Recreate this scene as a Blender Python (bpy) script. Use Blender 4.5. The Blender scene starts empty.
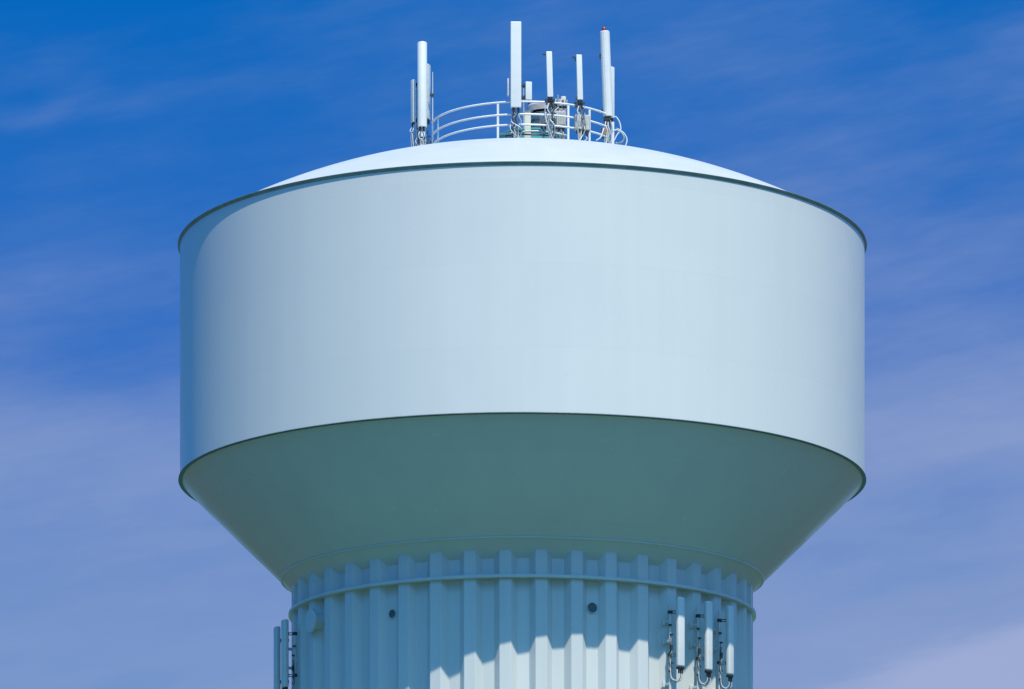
import bpy, bmesh, math, random
from mathutils import Vector, Matrix
random.seed(7)
R = math.radians
scene = bpy.context.scene
col = scene.collection

# ------------------------------------------------------------------ camera numbers (metres / pixels)
DIST, FPX, EYE = 144.9, 4974.0, 1.7          # camera to tower axis, focal length in px, eye height
CX, HY = 522.3, 1455.0                        # tower axis column, horizon row of the photograph


def at(px, py, y):
    """world x, z of a point seen at px, py whose depth is y (tower axis = 0)"""
    s = (DIST + y) / FPX
    return (px - CX) * s, EYE + (HY - py) * s


def wx(px, y=0.0):
    return (px - CX) * (DIST + y) / FPX


def wz(py, y=0.0):
    return EYE + (HY - py) * (DIST + y) / FPX


# ------------------------------------------------------------------ materials
def new_mat(name):
    m = bpy.data.materials.new(name)
    m.use_nodes = True
    nt = m.node_tree
    return m, nt, nt.nodes['Principled BSDF']


def ramp(nt, stops, x, y, interp='LINEAR'):
    n = nt.nodes.new('ShaderNodeValToRGB')
    n.location = (x, y)
    n.color_ramp.interpolation = interp
    cr = n.color_ramp
    while len(cr.elements) < len(stops):
        cr.elements.new(0.5)
    for e, (p, c) in zip(cr.elements, stops):
        e.position = p
        e.color = (c[0], c[1], c[2], 1) if not isinstance(c, (int, float)) else (c, c, c, 1)
    return n


def noise(nt, vec, scale, detail=4, rough=0.55, mscale=(1, 1, 1), rot=(0, 0, 0), loc=(0, 0, 0)):
    """noise in space first turned by rot, then stretched by mscale"""
    if any(rot):
        m0 = nt.nodes.new('ShaderNodeMapping')
        m0.inputs['Rotation'].default_value = rot
        nt.links.new(vec, m0.inputs['Vector'])
        vec = m0.outputs['Vector']
    mp = nt.nodes.new('ShaderNodeMapping')
    mp.inputs['Scale'].default_value = mscale
    mp.inputs['Location'].default_value = loc
    nt.links.new(vec, mp.inputs['Vector'])
    n = nt.nodes.new('ShaderNodeTexNoise')
    n.inputs['Scale'].default_value = scale
    n.inputs['Detail'].default_value = detail
    n.inputs['Roughness'].default_value = rough
    nt.links.new(mp.outputs['Vector'], n.inputs['Vector'])
    return n


def mixc(nt, a, b, fac, mode='MIX'):
    n = nt.nodes.new('ShaderNodeMix')
    n.data_type = 'RGBA'
    n.blend_type = mode
    for sock, v in ((n.inputs['Factor'], fac), (n.inputs['A'], a), (n.inputs['B'], b)):
        if isinstance(v, (int, float)):
            sock.default_value = v
        elif isinstance(v, tuple):
            sock.default_value = (*v, 1) if len(v) == 3 else v
        else:
            nt.links.new(v, sock)
    return n.outputs['Result']


def simple(name, base, rough=0.5, metal=0.0, var=0.12, scale=9.0, streak=False):
    """painted or metal surface with slight uneven colour and gloss"""
    m, nt, b = new_mat(name)
    tc = nt.nodes.new('ShaderNodeTexCoord')
    n = noise(nt, tc.outputs['Object'], scale, 5, 0.6, (1, 1, 0.25) if streak else (1, 1, 1))
    dark = tuple(c * (1 - var) for c in base)
    lite = tuple(min(1, c * (1 + var)) for c in base)
    r = ramp(nt, [(0.3, dark), (0.7, lite)], 0, 0)
    nt.links.new(n.outputs['Fac'], r.inputs['Fac'])
    nt.links.new(r.outputs['Color'], b.inputs['Base Color'])
    b.inputs['Roughness'].default_value = rough
    b.inputs['Metallic'].default_value = metal
    return m


PAINT = (0.515, 0.558, 0.535)


def tower_paint(name, base, streaks=0.05, dirt=0.06, bump=0.0, rough=0.34, weld=None):
    """semi-gloss tank paint: faint weathering streaks running down, soft blotches, slightly uneven plate"""
    m, nt, b = new_mat(name)
    tc = nt.nodes.new('ShaderNodeTexCoord')
    ob = tc.outputs['Object']
    st = noise(nt, ob, 1.6, 5, 0.6, (1, 1, 0.035))
    bl = noise(nt, ob, 0.28, 3, 0.5, (1, 1, 0.7))
    fine = noise(nt, ob, 0.9, 2, 0.5)
    s1 = ramp(nt, [(0.35, 1 - streaks), (0.65, 1.0)], 0, 0)
    nt.links.new(st.outputs['Fac'], s1.inputs['Fac'])
    s2 = ramp(nt, [(0.3, (1 - dirt, 1 - dirt * 0.8, 1 - dirt * 0.7)), (0.7, (1, 1, 1))], 0, -200)
    nt.links.new(bl.outputs['Fac'], s2.inputs['Fac'])
    c = mixc(nt, base, s1.outputs['Color'], 1.0, 'MULTIPLY')
    c = mixc(nt, c, s2.outputs['Color'], 1.0, 'MULTIPLY')
    nt.links.new(c, b.inputs['Base Color'])
    rr = ramp(nt, [(0.3, rough - 0.05), (0.7, rough + 0.06)], 0, -400)
    nt.links.new(fine.outputs['Fac'], rr.inputs['Fac'])
    nt.links.new(rr.outputs['Color'], b.inputs['Roughness'])
    if weld:
        # plate joints: courses and staggered vertical seams laid out by angle and height
        sp = nt.nodes.new('ShaderNodeSeparateXYZ')
        nt.links.new(ob, sp.inputs['Vector'])
        an = nt.nodes.new('ShaderNodeMath')
        an.operation = 'ARCTAN2'
        nt.links.new(sp.outputs['X'], an.inputs[0])
        nt.links.new(sp.outputs['Y'], an.inputs[1])
        cb = nt.nodes.new('ShaderNodeCombineXYZ')
        ml = nt.nodes.new('ShaderNodeMath')
        ml.operation = 'MULTIPLY'
        nt.links.new(an.outputs[0], ml.inputs[0])
        ml.inputs[1].default_value = 10.0
        nt.links.new(ml.outputs[0], cb.inputs['X'])
        nt.links.new(sp.outputs['Z'], cb.inputs['Y'])
        bk = nt.nodes.new('ShaderNodeTexBrick')
        nt.links.new(cb.outputs[0], bk.inputs['Vector'])
        bk.inputs['Scale'].default_value = 1.0
        bk.inputs['Mortar Size'].default_value = 0.022
        bk.inputs['Mortar Smooth'].default_value = 1.0
        bk.inputs['Brick Width'].default_value = weld[0]
        bk.inputs['Row Height'].default_value = weld[1]
        bk.inputs['Color1'].default_value = (1, 1, 1, 1)
        bk.inputs['Color2'].default_value = (0.975, 0.98, 0.985, 1)
        bk.inputs['Mortar'].default_value = (0.955, 0.96, 0.965, 1)
        c = mixc(nt, c, bk.outputs['Color'], 1.0, 'MULTIPLY')
        nt.links.new(c, b.inputs['Base Color'])
    if bump:
        bp = nt.nodes.new('ShaderNodeBump')
        bp.inputs['Strength'].default_value = bump
        bp.inputs['Distance'].default_value = 0.05
        nt.links.new(bl.outputs['Fac'], bp.inputs['Height'])
        nt.links.new(bp.outputs['Normal'], b.inputs['Normal'])
    return m


M_SHELL = tower_paint('pale_blue_tank_paint', PAINT, 0.022, 0.035, 0.12, 0.30, (7.854, 2.27))
M_CONE = tower_paint('pale_blue_cone_paint', PAINT, 0.03, 0.07, 0.12, 0.22, (5.236, 1.62))
M_ROOF = tower_paint('roof_paint', (0.42, 0.425, 0.385), 0.02, 0.07, 0.1, 0.45, (5.236, 0.62))
M_EDGE = simple('lower_edge_shade_tone', (0.05, 0.085, 0.095), 0.5, 0, 0.25, 2)  # shade under the drum's lower lip, put into a dark strip
M_RIM = simple('rim_shade_tone', (0.19, 0.26, 0.255), 0.5, 0, 0.2, 2)  # tank paint darkened so the rim's colour carries its underside shade
M_COLUMN = tower_paint('column_paint', PAINT, 0.07, 0.05)
M_TEAL = simple('curb_shade_teal', (0.05, 0.27, 0.28), 0.4)  # tower paint as it looks in shade, put into the curb's colour
M_WHITE = simple('white_radome', (0.54, 0.58, 0.56), 0.38, 0, 0.04, 3)
M_CREAM = simple('cream_cabinet_paint', (0.52, 0.53, 0.44), 0.45, 0, 0.06, 3)
M_RAIL = simple('white_rail_paint', (0.60, 0.65, 0.63), 0.4, 0, 0.08, 4)
M_GALV = simple('galvanised_steel', (0.36, 0.40, 0.41), 0.42, 0.55, 0.25, 14)
M_DARK = simple('dark_bracket_steel', (0.035, 0.05, 0.055), 0.45, 0.2, 0.3, 12)
M_BLACK = simple('black_plastic', (0.015, 0.016, 0.02), 0.4, 0, 0.2, 12)
M_GREY = simple('grey_radome', (0.44, 0.48, 0.48), 0.45, 0, 0.1, 4)
M_PINK = simple('pinkish_white_casing', (0.48, 0.42, 0.39), 0.5, 0, 0.07, 5)
M_FIN = simple('grey_cooling_fins', (0.42, 0.45, 0.43), 0.5, 0, 0.1, 8)
M_VENT = simple('weathered_vent_metal', (0.40, 0.36, 0.35), 0.5, 0.1, 0.2, 6)
M_MESH = simple('dark_vent_screen', (0.10, 0.09, 0.09), 0.6, 0, 0.4, 20)
M_SCREEN = simple('dark_teal_screen', (0.055, 0.095, 0.105), 0.6, 0, 0.4, 30)
M_CABLE = simple('pale_cable_jacket', (0.42, 0.47, 0.47), 0.45, 0, 0.1, 5)
M_RUST = simple('brown_fitting', (0.26, 0.14, 0.09), 0.6, 0, 0.3, 10)
M_RED, _nt, _b = new_mat('red_beacon_glass')
_b.inputs['Base Color'].default_value = (0.17, 0.006, 0.018, 1)
_b.inputs['Roughness'].default_value = 0.4


# ------------------------------------------------------------------ mesh helpers
class MB:
    """collects shapes into one mesh"""

    def __init__(self):
        self.bm = bmesh.new()

    def box(self, c, s, rz=0.0, bevel=0.0, rot=None):
        m = rot if rot is not None else Matrix.Rotation(rz, 4, 'Z')
        t = bmesh.new()
        bmesh.ops.create_cube(t, size=1.0)
        for v in t.verts:
            v.co = Vector((v.co.x * s[0], v.co.y * s[1], v.co.z * s[2]))
        if bevel:
            bmesh.ops.bevel(t, geom=list(t.edges), offset=bevel, segments=3, profile=0.6, affect='EDGES')
        for v in t.verts:
            v.co = m @ v.co + Vector(c)
        self._take(t)
        return self

    def cyl(self, p0, p1, r0, r1=None, seg=20, cap=True):
        r1 = r0 if r1 is None else r1
        p0, p1 = Vector(p0), Vector(p1)
        d = p1 - p0
        t = bmesh.new()
        bmesh.ops.create_cone(t, cap_ends=cap, cap_tris=False, segments=seg, radius1=r0, radius2=r1, depth=d.length)
        q = d.to_track_quat('Z', 'Y').to_matrix().to_4x4()
        mid = (p0 + p1) / 2
        for v in t.verts:
            v.co = q @ v.co + mid
        self._take(t)
        return self

    def lathe(self, prof, seg=64, c=(0, 0, 0), closed=False):
        c = Vector(c)
        rings = []
        for r, z in prof:
            if r < 1e-6:
                rings.append([self.bm.verts.new(c + Vector((0, 0, z)))])
            else:
                rings.append([self.bm.verts.new(c + Vector((r * math.cos(2 * math.pi * i / seg), r * math.sin(2 * math.pi * i / seg), z))) for i in range(seg)])
        pairs = list(zip(rings, rings[1:]))
        if closed:
            pairs.append((rings[-1], rings[0]))
        for a, b in pairs:
            for i in range(seg):
                j = (i + 1) % seg
                if len(a) == 1 and len(b) == 1:
                    continue
                if len(a) == 1:
                    self.bm.faces.new((a[0], b[i], b[j]))
                elif len(b) == 1:
                    self.bm.faces.new((a[i], a[j], b[0]))
                else:
                    self.bm.faces.new((a[i], a[j], b[j], b[i]))
        return self

    def tube(self, pts, r, seg=10, cap=True, loop=False):
        pts = [Vector(p) for p in pts]
        n = len(pts)
        rings = []
        up = Vector((0, 0, 1))
        for i, p in enumerate(pts):
            a = pts[(i - 1) % n] if (loop or i > 0) else p
            b = pts[(i + 1) % n] if (loop or i < n - 1) else p
            d = (b - a).normalized()
            x = d.cross(up)
            if x.length < 1e-3:
                x = Vector((1, 0, 0))
            x.normalize()
            y = d.cross(x).normalized()
            rings.append([self.bm.verts.new(p + (x * math.cos(2 * math.pi * k / seg) + y * math.sin(2 * math.pi * k / seg)) * r) for k in range(seg)])
        m = n if loop else n - 1
        for i in range(m):
            a, b = rings[i], rings[(i + 1) % n]
            for k in range(seg):
                l = (k + 1) % seg
                self.bm.faces.new((a[k], a[l], b[l], b[k]))
        if cap and not loop:
            self.bm.faces.new(rings[0])
            self.bm.faces.new(rings[-1])
        return self

    def _take(self, t):
        me = bpy.data.meshes.new('tmp')
        t.to_mesh(me)
        t.free()
        self.bm.from_mesh(me)
        bpy.data.meshes.remove(me)

    def build(self, name, mat, parent=None, smooth=35.0, loc=(0, 0, 0), rz=0.0):
        bmesh.ops.recalc_face_normals(self.bm, faces=list(self.bm.faces))
        if smooth:
            lim = R(smooth)
            for f in self.bm.faces:
                f.smooth = True
            for e in self.bm.edges:
                if len(e.link_faces) == 2 and e.calc_face_angle(0) > lim:
                    e.smooth = False
        me = bpy.data.meshes.new(name)
        self.bm.to_mesh(me)
        self.bm.free()
        me.materials.append(mat)
        o = bpy.data.objects.new(name, me)
        col.objects.link(o)
        o.location = loc
        o.rotation_euler = (0, 0, rz)
        if parent is not None:
            o.parent = parent
        return o


def bez(p, n=24):
    """smooth curve through the points p (Catmull-Rom)"""
    p = [Vector(q) for q in p]
    p = [p[0] * 2 - p[1]] + p + [p[-1] * 2 - p[-2]]
    out = []
    for i in range(1, len(p) - 2):
        for k in range(n):
            t = k / n
            a, b, c, d = p[i - 1], p[i], p[i + 1], p[i + 2]
            out.append(0.5 * ((2 * b) + (c - a) * t + (2 * a - 5 * b + 4 * c - d) * t * t + (3 * b - a - 3 * c + d) * t ** 3))
    out.append(p[-2])
    return out


def tag(o, label, cat, group=None):
    o['label'] = label
    o['category'] = cat
    if group:
        o['group'] = group
    return o


def thing(name, loc, rz, label, cat, group=None, tilt=(0, 0)):
    o = bpy.data.objects.new(name, None)
    o.empty_display_size = 0.3
    col.objects.link(o)
    o.location = loc
    o.rotation_euler = (tilt[0], tilt[1], rz)
    return tag(o, label, cat, group)


# ------------------------------------------------------------------ ground
def build_ground():
    m, nt, b = new_mat('dry_summer_grass')
    tc = nt.nodes.new('ShaderNodeTexCoord')
    n1 = noise(nt, tc.outputs['Object'], 0.012, 6, 0.6)
    n2 = noise(nt, tc.outputs['Object'], 0.35, 6, 0.7)
    r1 = ramp(nt, [(0.35, (0.055, 0.158, 0.112)), (0.55, (0.07, 0.183, 0.127)), (0.72, (0.10, 0.19, 0.13))], 0, 0)
    nt.links.new(n1.outputs['Fac'], r1.inputs['Fac'])
    r2 = ramp(nt, [(0.3, 0.7), (0.7, 1.15)], 0, 0)
    nt.links.new(n2.outputs['Fac'], r2.inputs['Fac'])
    # unseen dark side fields, added to dim the bounce on the cone's edges
    sp = nt.nodes.new('ShaderNodeSeparateXYZ')
    nt.links.new(tc.outputs['Object'], sp.inputs['Vector'])
    ab = nt.nodes.new('ShaderNodeMath')
    ab.operation = 'ABSOLUTE'
    nt.links.new(sp.outputs['X'], ab.inputs[0])
    ad = nt.nodes.new('ShaderNodeMath')
    ad.operation = 'MULTIPLY_ADD'
    nt.links.new(n1.outputs['Fac'], ad.inputs[0])
    ad.inputs[1].default_value = 30
    nt.links.new(ab.outputs[0], ad.inputs[2])
    mr = nt.nodes.new('ShaderNodeMapRange')
    nt.links.new(ad.outputs[0], mr.inputs['Value'])
    mr.inputs['From Min'].default_value = 44
    mr.inputs['From Max'].default_value = 52
    field = mixc(nt, r1.outputs['Color'], (0.055, 0.052, 0.034), mr.outputs['Result'])
    nt.links.new(mixc(nt, field, r2.outputs['Color'], 1.0, 'MULTIPLY'), b.inputs['Base Color'])
    b.inputs['Roughness'].default_value = 0.95
    b.inputs['Specular IOR Level'].default_value = 0.1
    g = MB()
    prof = [(0, 0), (12, 0), (40, 0), (120, 0), (400, 0), (1500, 0), (6000, 0)]
    g.lathe(prof, 96)
    o = g.build('ground', m, smooth=0)
    o['kind'] = 'structure'
    # asphalt apron round the column's foot
    mc = simple('asphalt_apron', (0.06, 0.06, 0.058), 0.85, 0, 0.15, 1.2)
    a = MB()
    a.lathe([(0, 0.10), (11.9, 0.10), (12.0, 0.08), (12.0, -0.05)], 96)
    o = a.build('pavement', mc)
    o['kind'] = 'structure'


build_ground()

# ------------------------------------------------------------------ the tower
Z_RIM, Z_LOW, R_TANK = 36.77, 29.97, 9.95
CONE_SLOPE, R_RIDGE, FLUTE = 0.975, 6.715, 0.21
SEG = 360


def z_cone(r):
    return Z_LOW - (9.90 - r) * CONE_SLOPE


def z_roof(r):
    return Z_RIM - 0.05 + 2.6 * (1 - (r / 9.94) ** 2.2)


tower = thing('water_tower', (0, 0, 0), 0, 'huge pale blue water tower with wide drum, cone underside and fluted column', 'water tower')

# drum wall
b = MB()
b.lathe([(R_TANK, Z_LOW + 0.02), (R_TANK, Z_RIM - 0.002)], SEG)
b.build('tank_wall', M_SHELL, tower, 60)

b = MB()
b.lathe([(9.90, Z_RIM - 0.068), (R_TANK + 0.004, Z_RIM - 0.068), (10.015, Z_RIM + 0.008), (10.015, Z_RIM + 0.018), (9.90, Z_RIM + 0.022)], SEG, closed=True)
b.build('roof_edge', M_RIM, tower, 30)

b = MB()
b.lathe([(9.93 * (1 - (1 - k / 40) ** 1.4), z_roof(9.93 * (1 - (1 - k / 40) ** 1.4))) for k in range(41)], SEG)
b.build('roof', M_ROOF, tower, 40)

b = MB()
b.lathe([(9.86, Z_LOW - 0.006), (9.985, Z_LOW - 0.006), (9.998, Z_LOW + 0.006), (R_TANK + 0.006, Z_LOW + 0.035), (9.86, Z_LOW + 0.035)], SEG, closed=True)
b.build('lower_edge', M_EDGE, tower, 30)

b = MB()
b.lathe([(9.885, z_cone(9.885) + 0.02), (9.885, z_cone(9.885) + 0.006), (9.875, z_cone(9.875)), (7.5, z_cone(7.5)), (5.9, z_cone(5.9))], SEG)
cone = b.build('cone', M_CONE, tower, 40)
b = MB()
rr, zz = 7.02, z_cone(7.02)
b.lathe([(rr + 0.028 * math.cos(t * math.pi / 4), zz - 0.012 + 0.028 * math.sin(t * math.pi / 4)) for t in range(8)], SEG, closed=True)
b.build('weld_band', M_SHELL, cone, 60)

# fluted column: forty-two ridges, softened folds
def flute_outline():
    pts = []
    pitch = 2 * math.pi / 42
    rv = R_RIDGE - FLUTE
    hr, hv = R(1.42), R(1.52)            # half widths of ridge and valley flats
    eps = R(0.16)
    for k in range(42):
        c = (k + 0.5) * pitch + R(0.25)   # ridge centre; a valley faces the camera
        seq = [(c - pitch / 2 + hv - eps, rv), (c - pitch / 2 + hv, rv + 0.008), (c - pitch / 2 + hv + eps, rv + 0.03),
               (c - hr - eps, R_RIDGE - 0.03), (c - hr, R_RIDGE - 0.008), (c - hr + eps, R_RIDGE),
               (c + hr - eps, R_RIDGE), (c + hr, R_RIDGE - 0.008), (c + hr + eps, R_RIDGE - 0.03),
               (c + pitch / 2 - hv - eps, rv + 0.03), (c + pitch / 2 - hv, rv + 0.008), (c + pitch / 2 - hv + eps, rv)]
        pts += seq
    return pts


b = MB()
lo, mid_, hi = [], [], []
for a, r in flute_outline():
    x, y = r * math.sin(a), -r * math.cos(a)
    lo.append(b.bm.verts.new((x, y, 0.05)))
    hi.append(b.bm.verts.new((x, y, z_cone(r) + 0.04)))
n = len(lo)
for i in range(n):
    j = (i + 1) % n
    b.bm.faces.new((lo[i], lo[j], hi[j], hi[i]))
column = b.build('column', M_COLUMN, tower, 22)

b = MB()
zr = wz(575.6, -6.78)
b.lathe([(R_RIDGE - 0.16, zr - 0.045), (6.795, zr - 0.045), (6.805, zr - 0.037), (6.805, zr + 0.037), (6.795, zr + 0.045), (R_RIDGE - 0.16, zr + 0.045)], SEG, closed=True)
b.build('stiffener_ring', M_COLUMN, column, 30)


def radial(az, r, z):
    """point at azimuth az (deg, 0 faces the camera, + is right)"""
    return Vector((r * math.sin(R(az)), -r * math.cos(R(az)), z))


# small round vent openings in two valleys
for az, py, rad in ((-34.0, 614, 0.115), (17.4, 608, 0.14)):
    z = wz(py, -6.5 * math.cos(R(az)))
    b = MB()
    p0, p1 = radial(az, R_RIDGE - FLUTE - 0.05, z), radial(az, R_RIDGE - FLUTE + 0.10, z)
    d = (p1 - p0).normalized()
    q = d.to_track_quat('Z', 'Y').to_matrix().to_4x4()
    t = MB()
    t.lathe([(rad, 0), (rad, 0.085), (rad + 0.012, 0.09), (rad + 0.016, 0)], 28)
    for v in t.bm.verts:
        v.co = q @ v.co + p0
    ring = t.build('vent_opening', M_COLUMN, column, 30)
    t = MB()
    t.lathe([(0, 0.075), (rad * 0.25, 0.075), (rad * 0.3, 0.062), (rad - 0.002, 0.06)], 28)
    for v in t.bm.verts:
        v.co = q @ v.co + p0
    t.build('vent_screen', M_SCREEN, ring, 0)

# capped pipe stub on the left flank
az = -62.0
z = wz(621, -3.2)
b = MB()
p0, p1 = radial(az, 6.33, z), radial(az, 6.88, z)
q = (p1 - p0).normalized().to_track_quat('Z', 'Y').to_matrix().to_4x4()
b.lathe([(0.24, 0), (0.24, 0.44), (0.33, 0.45), (0.335, 0.46), (0.335, 0.52), (0.32, 0.535), (0, 0.545)], 40)
for v in b.bm.verts:
    v.co = q @ v.co + p0
b.build('pipe_cap', M_COLUMN, column, 30)

# ---- roof vent (mushroom) with a teal curb, parts of the tower
VX, VY = wx(546.5), 0.1
zt = z_roof(0.8)
b = MB()
ztop_curb = wz(127.5, -0.9)
b.lathe([(0.96, zt - 0.25), (0.96, ztop_curb - 0.06), (1.02, ztop_curb - 0.05), (1.02, ztop_curb), (0.0, ztop_curb + 0.01)], 64, (wx(531), 0.1, 0))
vent = b.build('roof_vent', M_TEAL, tower, 30)
zc0 = wz(107.3, -0.6)
b = MB()
b.lathe([(0.44, ztop_curb - 0.02), (0.44, zc0 - 0.03)], 48, (VX, VY, 0))
b.build('vent_neck', M_VENT, vent, 30)
b = MB()
for k in range(3):
    zz = ztop_curb + 0.10 + 0.15 * k
    b.lathe([(0.445, zz), (0.49, zz), (0.49, zz + 0.035), (0.445, zz + 0.035)], 48, (VX, VY, 0), closed=True)
b.build('vent_band', M_MESH, vent, 30)
b = MB()
b.lathe([(0.40, zc0 + 0.05), (0.54, zc0 + 0.04), (0.565, zc0), (0.575, zc0), (0.58, zc0 + 0.17), (0.54, zc0 + 0.22), (0.3, zc0 + 0.30), (0, zc0 + 0.33)], 64, (VX, VY, 0))
b.build('vent_cap', M_VENT, vent, 30)

# ------------------------------------------------------------------ railing
RC, RR = Vector((wx(525), 0, 0)), 2.74
rail = thing('safety_railing', (RC.x, 0, z_roof(0)), 0, 'white three-rail curved safety railing on top of the domed roof', 'railing')
zb = z_roof(0)
A0, A1 = -79, 60                       # the arc of the ring that is fenced, seen from the camera side
for h in (wz(101.6, -RR), wz(114.2, -RR), wz(124.6, -RR)):
    b = MB()
    b.tube([radial(A0 + (A1 - A0) * t / 60, RR, h - zb) for t in range(61)], 0.028, 10)
    b.build('rail', M_RAIL, rail, 60)
for a in (A0, -66.6, -16.4, 26.8, 42.5, A1):
    p = radial(a, RR, 0)
    zf = z_roof((RC + p).length)
    zt_ = wz(101.6, -RR)
    b = MB()
    b.box((p.x, p.y, (zf - 0.03 + zt_) / 2 - zb), (0.06, 0.03, zt_ - zf + 0.03), R(a))
    b.box((p.x, p.y, zf - zb + 0.02), (0.18, 0.14, 0.02), R(a))
    b.build('post', M_RAIL, rail, 0)


# ------------------------------------------------------------------ antennas
def panel_parts(root, w, d, h, mat, pole_lo, pole_hi=None, off=0.16, round_=0.03, pole_r=0.032, brk_z=(0.12, 0.88), conn=2, dark=M_DARK, foot=True, side=0.0, conn_h=0.09):
    """panel antenna in local space: bottom centre of the panel at 0,0,0, front towards -Y, pole behind"""
    b = MB()
    b.box((0, 0, h / 2), (w, d, h), 0, round_)
    b.build('radome', mat, root, 40)
    b = MB()
    py = d / 2 + off
    top = h * 0.93 if pole_hi is None else pole_hi
    b.cyl((side, py, pole_lo), (side, py, top), pole_r, seg=16)
    if foot:
        b.box((side, py, pole_lo + 0.012), (0.2, 0.2, 0.024))
    b.build('pole', M_GALV, root, 40)
    for f in brk_z:
        z = h * f
        b = MB()
        b.box((0, d / 2 + 0.012, z), (w * 0.62, 0.03, 0.10))
        b.box((side * 0.5, d / 2 + off / 2, z + 0.02), (0.05 + abs(side), off, 0.025))
        b.box((side * 0.5, d / 2 + off / 2, z - 0.02), (0.05 + abs(side), off, 0.025))
        b.box((side, py, z), (pole_r * 2 + 0.07, pole_r * 2 + 0.05, 0.085), 0, 0.008)
        b.build('bracket', dark, root, 30)
    for k in range(conn):
        x = (k - (conn - 1) / 2) * w * 0.46
        b = MB()
        b.cyl((x, 0, 0.004), (x, 0, -conn_h), min(0.034, w * 0.16), seg=12)
        b.cyl((x, 0, -conn_h), (x, 0, -conn_h - 0.05), 0.018, seg=10)
        b.build('connector', M_BLACK, root, 40)


def cable(root, pts, r=0.016, mat=M_CABLE, name='cable', n=14):
    b = MB()
    b.tube(bez(pts, n), r, 8)
    return b.build(name, mat, root, 60)


GA = 'antennas standing round the roof railing'


def stand(px, py_bot, y, rz=0.0, lean=0.0, **k):
    x, z = at(px, py_bot, y)
    return (x, y, z), rz


def clutter(root, seed, x0, x1, y0, y1, z0, z1, n_cable=5, n_clamp=4):
    """loose jumper cables and small fittings round an antenna's foot"""
    rnd = random.Random(seed)
    for k in range(n_cable):
        pts = []
        for f in (0, 0.3, 0.6, 1):
            pts.append((rnd.uniform(x0, x1), rnd.uniform(y0, y1), z1 + (z0 - z1) * f))
        cable(root, pts, rnd.uniform(0.009, 0.015), rnd.choice([M_DARK, M_CABLE, M_GALV, M_CABLE]))
    for k in range(n_clamp):
        b = MB()
        b.box((rnd.uniform(x0, x1), rnd.uniform(y0, y1), rnd.uniform(z0 + 0.05, z1 - 0.03)), (rnd.uniform(0.05, 0.11), 0.06, rnd.uniform(0.04, 0.09)), rnd.uniform(-0.4, 0.4), 0.008)
        b.build('clamp', rnd.choice([M_DARK, M_DARK, M_GALV]), root, 30)


# left canister antenna
y = -0.25
x, z = at(422.2, 127.6, y)
zg = z_roof(math.hypot(x, y))
t = thing('canister_antenna', (x, y, z), 0, 'thick white cylinder antenna left of the railing, tallest of the left cluster', 'antenna', GA)
h = wz(42.3, y) - z
b = MB()
b.lathe([(0, 0), (0.125, 0), (0.14, 0.015), (0.14, h - 0.03), (0.13, h - 0.008), (0.11, h), (0, h)], 40)
b.build('radome', M_WHITE, t, 40)
b = MB()
b.cyl((0, 0.0, zg - z), (0, 0.0, 0.0), 0.05, seg=18)
b.box((0, 0, zg - z + 0.012), (0.24, 0.24, 0.024))
b.build('pole', M_RAIL, t, 40)
for dx in (-0.06, 0.045):
    b = MB()
    b.cyl((dx, -0.06, 0.004), (dx, -0.06, -0.11), 0.034, seg=12)
    b.build('connector', M_BLACK, t, 40)
b = MB()
b.box((0, 0.02, -0.30), (0.17, 0.15, 0.05), 0, 0.006)
b.box((0, 0.02, -0.42), (0.15, 0.13, 0.035), 0, 0.006)
b.build('bracket', M_DARK, t, 30)
cable(t, [(0.045, -0.06, -0.13), (0.07, -0.12, -0.25), (0.02, -0.10, -0.36), (-0.05, -0.06, -0.46), (-0.04, 0.0, zg - z + 0.03)], 0.016)
cable(t, [(-0.06, -0.06, -0.13), (-0.10, -0.10, -0.22), (-0.07, -0.09, -0.34), (0.03, -0.08, -0.44), (0.06, -0.02, zg - z + 0.03)], 0.016)

clutter(t, 3, -0.22, 0.20, -0.10, 0.14, zg - z + 0.04, -0.05, 6, 6)

# thin panel left of it
y = 0.15
x, z = at(413.2, 122.5, y)
t = thing('panel_antenna', (x, y, z), R(-62), 'thin short white panel antenna at the far left of the roof, beside the thick cylinder', 'antenna', GA)
panel_parts(t, 0.17, 0.09, wz(80, y) - z, M_WHITE, z_roof(math.hypot(x, y)) - z, off=0.10, round_=0.02, brk_z=(0.06, 0.9), conn=2)
cable(t, [(0.04, 0, -0.12), (0.07, -0.05, -0.28), (-0.02, -0.06, -0.40), (-0.02, 0.03, z_roof(3.2) - z + 0.03)], 0.016)
cable(t, [(-0.04, 0, -0.12), (-0.06, -0.07, -0.24), (0.05, -0.05, -0.42), (0.08, 0.03, z_roof(3.2) - z + 0.03)], 0.016)

clutter(t, 5, -0.10, 0.12, -0.05, 0.16, z_roof(3.2) - z + 0.04, -0.08, 4, 4)

# grey radio box at its foot
y = 0.05
x, z = at(412.6, 146.5, y)
t = thing('radio_unit', (x, y, z_roof(math.hypot(x, y)) - 0.01), R(-30), 'small pinkish grey equipment box at the foot of the far left antenna', 'radio unit', 'radio units on the roof')
b = MB()
b.box((0, 0, 0.17), (0.19, 0.13, 0.34), 0, 0.012)
b.build('casing', M_PINK, t, 30)
b = MB()
for k in range(6):
    b.box((-0.075 + 0.03 * k, -0.075, 0.17), (0.008, 0.03, 0.29))
b.build('cooling_fins', M_FIN, t, 0)
b = MB()
b.box((0.125, 0.02, 0.16), (0.06, 0.06, 0.30), 0, 0.01)
b.build('bracket', M_DARK, t, 30)

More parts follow.
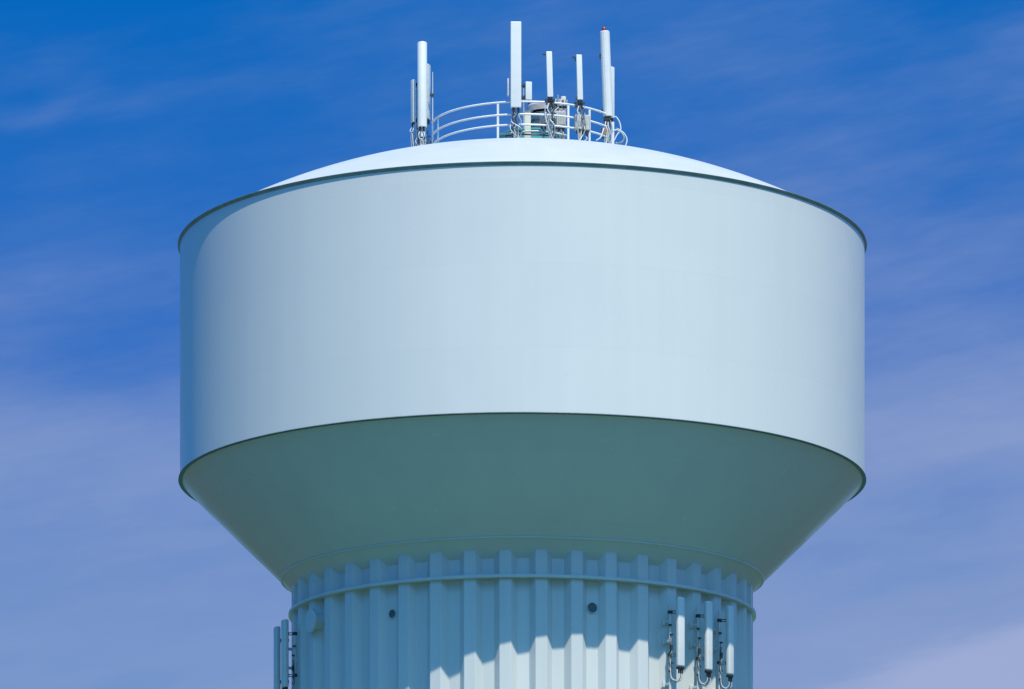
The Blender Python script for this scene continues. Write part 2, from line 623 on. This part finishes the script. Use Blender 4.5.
# grey antenna edge-on behind the cylinder and whip
y = 0.55
x, z = at(428.2, 119.5, y)
t = thing('panel_antenna', (x, y, z), R(70), 'slim grey panel antenna seen edge-on behind the right side of the thick cylinder', 'antenna', GA)
panel_parts(t, 0.20, 0.08, wz(64.5, y) - z, M_GREY, z_roof(math.hypot(x, y)) - z, off=0.07, round_=0.018, brk_z=(0.04, 0.46, 0.93), conn=2)
y = 0.35
x, z = at(432.6, 143, y)
zg = z_roof(math.hypot(x, y))
t = thing('whip_antenna', (x, y, zg), 0, 'very thin grey whip antenna, rightmost of the left cluster beside the rail end', 'antenna', GA)
b = MB()
b.cyl((0, 0, 0.9), (0, 0, wz(72, y) - zg), 0.02, 0.013, seg=12)
b.build('whip', M_GREY, t, 40)
b = MB()
b.cyl((0, 0, 0), (0, 0, 0.95), 0.03, seg=14)
b.box((0, 0, 0.012), (0.16, 0.16, 0.024))
b.build('pole', M_GALV, t, 40)
clutter(t, 31, -0.14, 0.07, -0.10, 0.06, 0.05, 0.85, 4, 4)
for hz in (0.42, 0.86, wz(95, y) - zg):
    b = MB()
    b.box((-0.02, 0, hz), (0.12, 0.09, 0.08), 0, 0.008)
    b.build('clamp', M_DARK, t, 30)

# big flat front panel
y = -2.95
x, z = at(515.9, 107.8, y)
t = thing('panel_antenna', (x, y, z), R(3), 'tall wide white panel antenna at the front of the railing, highest on the roof', 'antenna', GA)
zg = z_roof(math.hypot(x, y))
panel_parts(t, 0.305, 0.13, wz(22, y) - z, M_WHITE, zg - z, off=0.10, round_=0.022, brk_z=(0.03, 0.30, 0.90), conn=2, side=-0.03, pole_r=0.036, conn_h=0.11)
b = MB()
b.box((-0.21, 0.16, 0.62), (0.06, 0.12, 0.50), 0, 0.015)
b.build('filter_box', M_FIN, t, 30)
cable(t, [(-0.07, 0, -0.15), (-0.10, 0.02, -0.30), (-0.03, 0.04, -0.45), (-0.10, 0.06, -0.60), (-0.06, 0.1, zg - z + 0.03)], 0.017, M_DARK)
cable(t, [(0.07, 0, -0.15), (0.10, 0.0, -0.27), (0.16, 0.06, -0.40), (0.06, 0.08, -0.56), (0.10, 0.1, zg - z + 0.03)], 0.015)
cable(t, [(0.05, 0, -0.15), (0.0, 0.02, -0.30), (0.04, 0.05, -0.50), (0.02, 0.1, zg - z + 0.03)], 0.015, M_DARK)

clutter(t, 8, -0.17, 0.17, -0.02, 0.18, zg - z + 0.04, -0.10, 4, 4)

# short panel behind the big one
y = 2.1
x, z = at(528.6, 100.2, y)
t = thing('panel_antenna', (x, y, z), R(10), 'short pale panel antenna rising just right of the tall wide panel, behind the rail', 'antenna', GA)
panel_parts(t, 0.19, 0.09, wz(82, y) - z, M_WHITE, z_roof(math.hypot(x, y)) - z, off=0.06, round_=0.018, brk_z=(0.2, 0.85), conn=1, side=-0.13)
# cream upright cabinet below it, in front
y = -1.9
x, z = at(527.6, 137, y)
zg = z_roof(math.hypot(x, y))
t = thing('equipment_cabinet', (x, y, zg), 0, 'narrow cream equipment cabinet standing upright behind the front rails', 'cabinet')
ht = wz(112.3, y) - zg
b = MB()
b.box((0, 0, 0.03 + (ht - 0.03) / 2), (0.185, 0.14, ht - 0.03), 0, 0.012)
b.build('body', M_CREAM, t, 30)
b = MB()
b.box((0, -0.073, ht * 0.52), (0.14, 0.01, ht * 0.80), 0, 0.003)
b.build('door', M_CREAM, t, 30)
b = MB()
b.box((0, 0, ht + 0.008), (0.21, 0.17, 0.02), 0, 0.004)
b.build('lid', M_GALV, t, 30)
b = MB()
b.box((0, 0, 0.015), (0.22, 0.18, 0.03))
b.build('base', M_GALV, t, 0)

# two short slim panels on masts
for px, pb, pt, w, y, rz, lab in (
        (550.2, 97.2, 51.8, 0.17, -2.78, 6, 'short slim white panel antenna on a mast above the round roof vent'),
        (580.0, 100.0, 55.0, 0.165, -2.55, 14, 'short slim white panel antenna above the pinkish fin-cased radio box')):
    x, z = at(px, pb, y)
    zg = z_roof(math.hypot(x, y))
    t = thing('panel_antenna', (x, y, z), R(rz), lab, 'antenna', GA, tilt=(0, R(-1.6)))
    panel_parts(t, w, 0.10, wz(pt, y) - z, M_WHITE, zg - z + 0.01, off=0.10, round_=0.02, brk_z=(0.07, 0.93), conn=2, pole_r=0.036, conn_h=0.12)
    b = MB()
    b.box((0, 0.06, -0.07), (0.29, 0.12, 0.06), 0, 0.008)
    b.box((-0.10, 0.04, -0.13), (0.05, 0.08, 0.14), 0, 0.008)
    b.box((0.06, 0.07, -0.16), (0.06, 0.08, 0.12), 0, 0.008)
    b.build('cross_bracket', M_DARK, t, 30)
    b = MB()
    b.box((-w / 2 - 0.04, 0.07, wz(pt, y) - z - 0.05), (0.09, 0.05, 0.05), 0, 0.006)
    b.build('tilt_arm', M_DARK, t, 30)
    cable(t, [(-0.04, 0, -0.17), (-0.09, -0.03, -0.34), (-0.02, -0.04, -0.52), (-0.08, 0.03, -0.75), (-0.02, 0.12, zg - z + 0.05)], 0.016)
    cable(t, [(0.04, 0, -0.17), (0.12, -0.02, -0.30), (0.03, -0.02, -0.50), (0.09, 0.05, -0.80), (0.05, 0.14, zg - z + 0.05)], 0.014, M_DARK)
    clutter(t, int(px), -0.16, 0.16, -0.02, 0.18, zg - z + 0.05, -0.15, 4, 4)

# right tall round-fronted antenna with the beacon
y = -1.35
x, z = at(608.0, 117.0, y)
zg = z_roof(math.hypot(x, y))
h = wz(31.5, y) - z
LEAN = R(-2.2)
t = thing('canister_antenna', (x, y, z), 0, 'tall slightly leaning white rounded antenna at the right, carrying the red beacon', 'antenna', GA, tilt=(0, LEAN))
b = MB()
b.lathe([(0, 0), (0.13, 0), (0.142, 0.012), (0.142, h - 0.02), (0.13, h), (0, h)], 14)
b.build('radome', M_WHITE, t, 20)
b = MB()
b.cyl((-0.02, 0.05, zg - z), (-0.02, 0.05, 0.0), 0.045, seg=18)
b.box((-0.02, 0.05, zg - z + 0.012), (0.22, 0.22, 0.024))
b.build('pole', M_GALV, t, 40)
for dx, hh in ((-0.155, h * 0.72), (-0.16, 0.18)):
    b = MB()
    b.box((dx, 0.04, hh), (0.06, 0.06, 0.14), 0, 0.01)
    b.build('clamp', M_DARK, t, 30)
b = MB()
b.box((-0.03, -0.02, -0.07), (0.20, 0.16, 0.10), 0, 0.012)
b.box((-0.06, -0.02, -0.18), (0.10, 0.12, 0.12), 0, 0.012)
b.build('bracket', M_DARK, t, 30)
for dx in (-0.07, 0.0, 0.06):
    b = MB()
    b.cyl((dx, -0.08, 0.004), (dx, -0.08, -0.14), 0.026, seg=12)
    b.build('connector', M_BLACK, t, 40)
cable(t, [(-0.07, -0.08, -0.14), (-0.09, -0.13, -0.28), (-0.04, -0.14, -0.42), (-0.07, -0.12, -0.56), (-0.14, -0.1, zg - z + 0.04)], 0.017)
cable(t, [(0.0, -0.08, -0.14), (-0.01, -0.13, -0.30), (0.04, -0.12, -0.48), (-0.02, -0.1, -0.60), (-0.2, -0.14, zg - z + 0.02)], 0.017)
clutter(t, 21, -0.16, 0.12, -0.12, 0.10, zg - z + 0.04, -0.12, 6, 4)
# beacon
bx, bz = x + h * math.sin(LEAN) - 0.02, z + h * math.cos(LEAN) - 0.002
t = thing('beacon_light', (bx, y, bz), 0, 'small red beacon light on top of the leaning right antenna', 'beacon')
b = MB()
b.lathe([(0, 0.02), (0.068, 0.02), (0.070, 0.06), (0.058, 0.11), (0.03, 0.14), (0, 0.148)], 24)
b.build('lens', M_RED, t, 50)
b = MB()
b.lathe([(0, 0), (0.08, 0), (0.08, 0.02), (0, 0.024)], 24)
b.build('base', M_DARK, t, 30)
b = MB()
b.box((0.0, 0, 0.155), (0.018, 0.018, 0.02))
b.build('cap', M_DARK, t, 0)

# slimmer antenna behind it
y = -0.75
x, z = at(611.6, 118, y)
zg = z_roof(math.hypot(x, y))
t = thing('panel_antenna', (x, y, z), R(48), 'slim white panel antenna half hidden behind the right side of the leaning antenna', 'antenna', GA)
panel_parts(t, 0.16, 0.10, wz(67, y) - z, M_WHITE, zg - z, off=0.06, round_=0.02, brk_z=(0.05, 0.9), conn=2, pole_r=0.045)
b = MB()
b.cyl((0.02, -0.02, zg - z), (0.02, -0.02, -0.12), 0.05, seg=16)
b.build('support_tube', M_RAIL, t, 40)

# cable loops hanging out at the right
def loop_cable(pix, y0, y1, lab, r=0.021, mat=M_CABLE):
    pts = []
    m = len(pix)
    for i, (px, py) in enumerate(pix):
        yy = y0 + (y1 - y0) * i / (m - 1)
        pts.append((wx(px, yy), yy, wz(py, yy)))
    o = Vector(pts[-1])
    b = MB()
    b.tube(bez([Vector(p) - o for p in pts], 14), r, 10)
    ob = b.build('coax_cable', mat, None, 60, loc=o)
    tag(ob, lab, 'cable', 'cables looping round the right antenna')
    return ob


loop_cable([(613, 116), (617, 118), (620, 124), (620.5, 130), (617, 135), (613.5, 141.8)], -0.55, -0.7, 'pale cable arching down close behind the slim right antenna')
loop_cable([(612.5, 131), (617, 130), (622, 133), (624, 138), (621.5, 142), (616, 143)], -1.1, -0.8, 'pale cable coiling at the foot of the slim right antenna')
loop_cable([(614, 128), (619, 129.5), (624.5, 134), (627, 140), (625.5, 146)], -0.4, -0.6, 'pale cable bowing farthest out to the right over the roof edge', 0.018)
loop_cable([(604, 128), (602, 134), (600, 138), (596, 140.5)], -1.6, -1.9, 'short pale cable running from the leaning antenna down to the roof', 0.018)


# radio units with fins
def radio(px, py_top, py_bot, y, w, d, rz, lab, legs=True):
    x, z = at(px, py_bot, y)
    h = wz(py_top, y) - z
    t = thing('radio_unit', (x, y, z), R(rz), lab, 'radio unit', 'radio units on the roof')
    b = MB()
    b.box((0, 0, h / 2), (w, d, h), 0, 0.02)
    b.build('casing', M_PINK, t, 30)
    b = MB()
    nf = max(4, int(w / 0.05))
    b.box((0, -d / 2 - 0.004, h * 0.5), (w * 0.88, 0.01, h * 0.9))
    for k in range(nf):
        if nf > 5 and k in (nf // 2, nf // 2 + 1):
            continue
        b.box((-w * 0.42 + w * 0.84 * k / (nf - 1), -d / 2 - 0.014, h * 0.5), (0.014, 0.04, h * 0.86))
    b.build('cooling_fins', M_FIN, t, 0)
    b = MB()
    b.box((0, 0.0, -0.04), (w * 0.8, d * 0.7, 0.09), 0, 0.012)
    b.build('underplate', M_DARK, t, 30)
    for k in range(3):
        b = MB()
        b.cyl(((k - 1) * w * 0.28, -d * 0.15, -0.08), ((k - 1) * w * 0.28, -d * 0.15, -0.17), 0.022, seg=10)
        b.build('connector', M_BLACK if k != 1 else M_GALV, t, 40)
    zg = z_roof(math.hypot(x, y + d / 2 + 0.06))
    b = MB()
    b.cyl((0.02, d / 2 + 0.05, zg - z), (0.02, d / 2 + 0.05, h * 0.9), 0.035, seg=14)
    b.box((0.02, d / 2 + 0.02, h * 0.3), (0.10, 0.08, 0.05))
    b.box((0.02, d / 2 + 0.02, h * 0.75), (0.10, 0.08, 0.05))
    b.build('pole', M_GALV, t, 40)
    for s in (-0.25, 0.2):
        cable(t, [(s * w, -d * 0.15, -0.17), (s * w * 1.3, -d * 0.4, -0.24), (s * w * 0.5, -d * 0.3, -0.32), (s * w * 1.6, 0.05, zg - z + 0.02)], 0.014)
    return t


radio(582.5, 115.4, 130.8, -2.35, 0.45, 0.18, 12, 'wide pinkish fin-cased radio box below the rightmost slim panel antenna')
radio(561.5, 111.5, 126.2, -1.9, 0.25, 0.16, -14, 'pinkish radio box in front of the right half of the roof vent')
radio(543.5, 112.5, 123.5, -2.1, 0.20, 0.13, 8, 'small pinkish radio box between the cream cabinet and the mast before the vent')
radio(555.0, 99.3, 104.6, -1.5, 0.26, 0.14, 4, 'small flat pinkish box level with the top rail beside the slim mast')

# clutter frame of small fittings right of the vent
y = -1.7
x, z = at(563.5, 137, y)
zg = z_roof(math.hypot(x, y))
t = thing('equipment_mast', (x, y, zg), 0, 'short mast crowded with clamps and cable loops between vent and railing post', 'mast')
b = MB()
b.cyl((0, 0, 0), (0, 0, wz(96, y) - zg), 0.03, seg=14)
b.cyl((-0.16, 0.03, 0.5), (-0.16, 0.03, wz(94.5, y) - zg), 0.022, seg=12)
b.build('pole', M_GALV, t, 40)
b = MB()
b.box((-0.06, 0.0, wz(107, y) - zg), (0.42, 0.07, 0.06), 0, 0.008)
b.build('cross_arm', M_DARK, t, 30)
b = MB()
b.box((-0.02, 0.0, wz(123, y) - zg), (0.34, 0.06, 0.05), 0, 0.008)
b.build('cross_arm', M_DARK, t, 30)
for dx, py in ((0.10, 104), (0.03, 103), (-0.08, 103)):
    b = MB()
    b.box((dx, -0.06, wz(py, y) - zg), (0.05, 0.06, 0.19), 0, 0.01)
    b.build('clamp', M_GALV if dx > 0.05 else M_PINK, t, 30)
b = MB()
b.box((0.0, -0.02, wz(99, y) - zg), (0.14, 0.10, 0.12), 0, 0.02)
b.build('junction_box', M_CREAM, t, 30)
for k in range(10):
    a0 = random.uniform(-0.36, 0.06)
    z0 = wz(random.uniform(106, 116), y) - zg
    z1 = wz(random.uniform(120, 131), y) - zg
    cable(t, [(a0, -0.05, z0), (a0 - 0.10, -0.12, (z0 * 2 + z1) / 3), (a0 + 0.12, -0.10, (z0 + 2 * z1) / 3), (a0 + random.uniform(-0.2, 0.2), -0.03, z1)], random.uniform(0.011, 0.017), random.choice([M_CABLE, M_CABLE, M_DARK, M_PINK]))
# cable runs lying along the roof inside the rail
for (p, r_, m_, lab) in (
        ([(500, 134, -2.0), (514, 133, -2.0), (526, 131.5, -2.1), (538, 131.2, -2.1), (552, 132.5, -2.0), (568, 136, -1.9)], 0.028, M_CABLE, 'thick pale cable running low behind the front rails from post to post'),
        ([(505, 136, -2.2), (518, 134.5, -2.2), (532, 134.6, -2.3), (545, 135.2, -2.2), (556, 137, -2.0)], 0.022, M_DARK, 'dark cable lying on the roof crown below the cream cabinet')):
    pts = [Vector((wx(a, c), c, wz(b_, c))) for a, b_, c in p]
    o = pts[-1].copy()
    b = MB()
    b.tube(bez([q - o for q in pts], 12), r_, 10)
    tag(b.build('coax_cable', m_, None, 60, loc=o), lab, 'cable', 'cables running along the roof')
# brown fitting at the right antenna
y = -1.5
x, z = at(603.8, 134.5, y)
t = thing('junction_box', (x, y, z), R(20), 'little brown fitting box left of the leaning antenna mast', 'junction box')
b = MB()
b.box((0, 0, 0.09), (0.13, 0.10, 0.18), 0, 0.012)
b.build('body', M_RUST, t, 30)
b = MB()
b.cyl((0.02, 0, z_roof(math.hypot(x, y)) - z), (0.02, 0, 0.02), 0.02, seg=12)
b.build('pole', M_GALV, t, 40)

# ------------------------------------------------------------------ antennas hung on the column
def column_antenna():
    """bottom centre of the panel at the origin, front towards -Y, column wall about 0.6 m behind"""
    t = thing('panel_antenna', (0, 0, 0), 0, 'x', 'antenna', 'panel antennas hung on the column')
    b = MB()
    b.box((0, 0, 0.98), (0.255, 0.15, 1.96), 0, 0.06)
    b.build('radome', M_WHITE, t, 40)
    b = MB()
    b.cyl((-0.17, 0.24, -0.75), (-0.17, 0.24, 1.80), 0.038, seg=16)
    b.build('pole', M_COLUMN, t, 40)
    for z in (0.35, 1.55):
        b = MB()
        b.box((-0.02, 0.085, z), (0.12, 0.03, 0.10), 0, 0.006)
        b.box((-0.09, 0.16, z + 0.03), (0.18, 0.03, 0.022), R(-42))
        b.box((-0.09, 0.16, z - 0.03), (0.18, 0.03, 0.022), R(-42))
        b.box((-0.17, 0.24, z), (0.10, 0.11, 0.09), 0, 0.01)
        b.build('bracket', M_DARK, t, 30)
    for z in (-0.45, 0.75, 1.30):
        b = MB()
        b.box((-0.17, 0.36, z), (0.06, 0.22, 0.08), 0, 0.008)
        b.box((-0.17, 0.46, z), (0.20, 0.05, 0.16), 0, 0.008)
        b.build('wall_arm', M_COLUMN, t, 30)
    b = MB()
    b.box((0, 0, -0.03), (0.215, 0.115, 0.07), 0, 0.02)
    b.build('end_cap', M_BLACK, t, 30)
    for x in (-0.065, 0.0, 0.065):
        b = MB()
        b.cyl((x, -0.01, -0.06), (x, -0.01, -0.18), 0.024, seg=12)
        b.build('connector', M_BLACK, t, 40)
    for i, (x, c, mat) in enumerate(((-0.065, 0.0, M_CABLE), (0.0, 0.05, M_DARK), (0.065, 0.02, M_CABLE))):
        cable(t, [(x, -0.01, -0.16), (x - 0.01, -0.02, -0.30), (x - 0.10, 0.06, -0.38 - c), (-0.22 + c, 0.14, -0.28), (-0.23 + c, 0.17, 0.0), (-0.24 + c, 0.18, 0.22 + 2 * c)], 0.0105, mat)
    b = MB()
    b.box((-0.19, 0.16, 0.55), (0.07, 0.05, 0.16), 0, 0.012)
    b.build('jumper_box', M_DARK, t, 30)
    rnd = random.Random(11)
    for k in range(7):                 # loose jumpers tied along the pole
        z0, z1 = rnd.uniform(-0.5, 0.5), rnd.uniform(0.4, 1.35)
        zm = [z0 + (z1 - z0) * f for f in (0, 0.3, 0.65, 1)]
        cable(t, [(-0.20 + rnd.uniform(-0.06, 0.05), 0.17 + rnd.uniform(-0.03, 0.03), q) for q in zm], rnd.uniform(0.007, 0.012), (M_DARK, M_CABLE, M_DARK, M_GALV)[k % 4])
    for z in (-0.12, 0.12, 0.92, 1.18):
        b = MB()
        b.box((-0.19 + 0.03 * math.sin(z * 9), 0.185, z), (0.09, 0.06, 0.045), 0, 0.006)
        b.build('clamp', M_DARK, t, 30)
    return t


def copy_tree(o, parent=None):
    c = o.copy()
    col.objects.link(c)
    if parent is not None:
        c.parent = parent
    for ch in list(o.children):
        copy_tree(ch, c)
    return c


proto = column_antenna()
spots = [  # offset px, radius, bottom, azimuth, facing, label
    (160.6, 7.14, 667.0, 38.3, 38, 'white panel antenna on the right of the column, mostly sunlit, leftmost of three there'),
    (186.6, 7.14, 670.8, 47.2, 46, 'white panel antenna on the right of the column, half in shade, middle of three'),
    (208.8, 7.14, 675.2, 55.4, 54, 'white panel antenna nearest the right edge of the column, mainly shaded'),
    (None, 7.14, 25.73 - 1.96, -85.0, -68, 'shaded panel antenna standing out farthest left of the column'),
    (None, 7.07, 25.73 - 1.96, -75.0, -60, 'shaded panel antenna between the column edge and the outermost left panel'),
]
for i, (dx, r, zb_, az, face, lab) in enumerate(spots):
    o = proto if i == 0 else copy_tree(proto)
    p = radial(az, r, 0)
    p.z = wz(zb_, p.y) if dx is not None else zb_
    o.location = p
    o.rotation_euler = (0, 0, R(face))
    if dx is None:
        o.scale.x = -1                # these two carry their pole on the other side
    o['label'] = lab

# ------------------------------------------------------------------ sky and sun
SUN_EL, SUN_AZ = 58.85, 18.6                     # azimuth to the right of the camera, behind it
sun_dir = Vector((math.sin(R(SUN_AZ)) * math.cos(R(SUN_EL)), -math.cos(R(SUN_AZ)) * math.cos(R(SUN_EL)), math.sin(R(SUN_EL))))
ld = bpy.data.lights.new('sun', 'SUN')
ld.energy = 4.9
ld.angle = R(0.53)
ld.color = (1.0, 0.91, 0.78)
lo_ = bpy.data.objects.new('sun', ld)
col.objects.link(lo_)
lo_.location = sun_dir * 200
lo_.rotation_euler = sun_dir.to_track_quat('Z', 'Y').to_euler()

w = bpy.data.worlds.new('World')
scene.world = w
w.use_nodes = True
nt = w.node_tree
bg = nt.nodes['Background']
sky = nt.nodes.new('ShaderNodeTexSky')
sky.sky_type = 'NISHITA'
sky.sun_disc = False
sky.sun_elevation = R(SUN_EL)
sky.sun_rotation = R(180 - SUN_AZ)
sky.altitude = 300
sky.air_density = 1.0
sky.dust_density = 0.7
sky.ozone_density = 3.0
SKY_STRENGTH = 0.15
bg.inputs['Strength'].default_value = SKY_STRENGTH
tc = nt.nodes.new('ShaderNodeTexCoord')
dirv = tc.outputs['Generated']
sep = nt.nodes.new('ShaderNodeSeparateXYZ')
nt.links.new(dirv, sep.inputs['Vector'])
DX, DZ = sep.outputs['X'], sep.outputs['Z']


def mth(op, a, b=None, c=None, clamp=False):
    n = nt.nodes.new('ShaderNodeMath')
    n.operation = op
    n.use_clamp = clamp
    for i, v in enumerate((a, b, c)):
        if v is None:
            continue
        if isinstance(v, (int, float)):
            n.inputs[i].default_value = v
        else:
            nt.links.new(v, n.inputs[i])
    return n.outputs[0]


def smooth(v, lo, hi):
    n = nt.nodes.new('ShaderNodeMapRange')
    n.interpolation_type = 'SMOOTHSTEP'
    nt.links.new(v, n.inputs['Value'])
    n.inputs['From Min'].default_value = lo
    n.inputs['From Max'].default_value = hi
    return n.outputs['Result']


def bank(px, py, slope, width, x0, x1):
    """soft streak of high cloud through one sky direction; slope in rise per run, width in px, fading in from x0 to x1"""
    u0, e0 = (px - CX) / FPX * 0.977, math.sin(math.atan((HY - py) / FPX))
    d = mth('SUBTRACT', mth('SUBTRACT', DZ, e0), mth('MULTIPLY', mth('SUBTRACT', DX, u0), slope))
    d = mth('ADD', d, mth('MULTIPLY', mth('SUBTRACT', warp.outputs['Fac'], 0.5), 0.022))
    d = mth('DIVIDE', d, width / FPX)
    g = mth('POWER', 2.718, mth('MULTIPLY', mth('MULTIPLY', d, d), -1.0))
    return mth('MULTIPLY', g, smooth(DX, (x0 - CX) / FPX, (x1 - CX) / FPX))


# clear blue: deep and saturated away from the sun, paler low down
tint = ramp(nt, [(0.0, (0.10, 0.20, 0.30)), (0.09, (0.17, 0.28, 0.42)), (0.150, (0.27, 0.345, 0.49)), (0.215, (0.085, 0.25, 0.54)), (0.285, (0.0, 0.27, 0.60)), (0.42, (0.32, 0.92, 1.42)), (0.60, (0.84, 1.88, 2.42))], 0, 0)
nt.links.new(DZ, tint.inputs['Fac'])
clear = mixc(nt, sky.outputs['Color'], tint.outputs['Color'], 1.0, 'MULTIPLY')

# unseen left sky made deeper and less red, to darken the drum's left edge
side = ramp(nt, [(0.05, (0.22, 0.80, 1.0)), (0.44, (1, 1, 1))], 0, 0)
sx = nt.nodes.new('ShaderNodeMath')
sx.operation = 'MULTIPLY_ADD'
nt.links.new(DX, sx.inputs[0])
sx.inputs[1].default_value = 0.5
sx.inputs[2].default_value = 0.5
nt.links.new(sx.outputs[0], side.inputs['Fac'])
clear = mixc(nt, clear, side.outputs['Color'], 1.0, 'MULTIPLY')

# thin cirrus
warp = noise(nt, dirv, 14, 4, 0.55, (1, 1, 2.2), (0, R(9), 0), (3.1, 0.4, 1.7))
streak = noise(nt, dirv, 22, 7, 0.62, (1, 1, 5.5), (0, R(11), 0), (0.3, 1.4, 4.2))
veil = noise(nt, dirv, 9, 5, 0.55, (1, 1, 2.6), (0, R(8), 0), (1.2, 7.7, 0.9))
low = mth('MULTIPLY', smooth(DZ, 0.250, 0.180), smooth(DZ, 0.02, 0.13))
right = mth('MULTIPLY', smooth(DX, -0.07, 0.06), smooth(DX, 0.7, 0.15))
amt = mth('ADD', mth('MULTIPLY', low, 0.47), mth('MULTIPLY', right, 0.23))
amt = mth('ADD', amt, mth('MULTIPLY', mth('SUBTRACT', veil.outputs['Fac'], 0.5), 0.9))
amt = mth('ADD', amt, mth('MULTIPLY', mth('SUBTRACT', streak.outputs['Fac'], 0.5), 0.55))
for bk in ((90, 455, 0.05, 55, 420, 180, 0.30), (960, 425, 0.08, 45, 700, 900, 0.24), (960, 690, 0.30, 60, 700, 900, 0.20),
           (920, 105, 0.42, 40, 640, 860, 0.09), (40, 105, 0.15, 10, 150, 60, 0.18), (320, 215, 0.25, 40, 600, 300, 0.14)):
    amt = mth('ADD', amt, mth('MULTIPLY', bank(*bk[:6]), bk[6]))
near = mth('MULTIPLY', smooth(mth('ABSOLUTE', DX), 0.55, 0.16), smooth(sep.outputs['Y'], 0.3, 0.7))
mask = mth('MULTIPLY', mth('MULTIPLY', smooth(amt, -0.04, 1.12), 0.95), near)
cloud = tuple(c / SKY_STRENGTH for c in (0.215, 0.287, 0.50))
air = mixc(nt, clear, cloud, mask)
# the paler shelf of cloud low on the right, with a distinct rising upper edge
u0, e0 = (800 - CX) / FPX * 0.977, math.sin(math.atan((HY - 690) / FPX))
edge = mth('SUBTRACT', mth('MULTIPLY', mth('SUBTRACT', DX, u0), 0.36), mth('SUBTRACT', DZ, e0))
edge = mth('ADD', edge, mth('MULTIPLY', mth('SUBTRACT', streak.outputs['Fac'], 0.5), 0.012))
shelf = mth('MULTIPLY', smooth(edge, -0.001, 0.007), smooth(edge, 0.09, 0.02))
shelf = mth('MULTIPLY', mth('MULTIPLY', shelf, smooth(DX, 0.03, 0.08)), near)
pale = tuple(c / SKY_STRENGTH for c in (0.295, 0.352, 0.555))
nt.links.new(mixc(nt, air, pale, mth('MULTIPLY', shelf, 0.72)), bg.inputs['Color'])

# ------------------------------------------------------------------ camera and view
cd = bpy.data.cameras.new('camera')
cam = bpy.data.objects.new('camera', cd)
col.objects.link(cam)
cam.location = (0, -DIST, EYE)
cam.rotation_euler = (R(90), 0, 0)
cd.sensor_width = 36
cd.lens = FPX / 1024 * 36
cd.shift_x = -(CX - 512) / 1024
cd.shift_y = (HY - 344.5) / 1024
cd.clip_end = 20000
scene.camera = cam
vs = scene.view_settings
vs.view_transform = 'Standard'
vs.look = 'None'
vs.exposure = 0.3
vs.gamma = 1
vs.use_curve_mapping = False
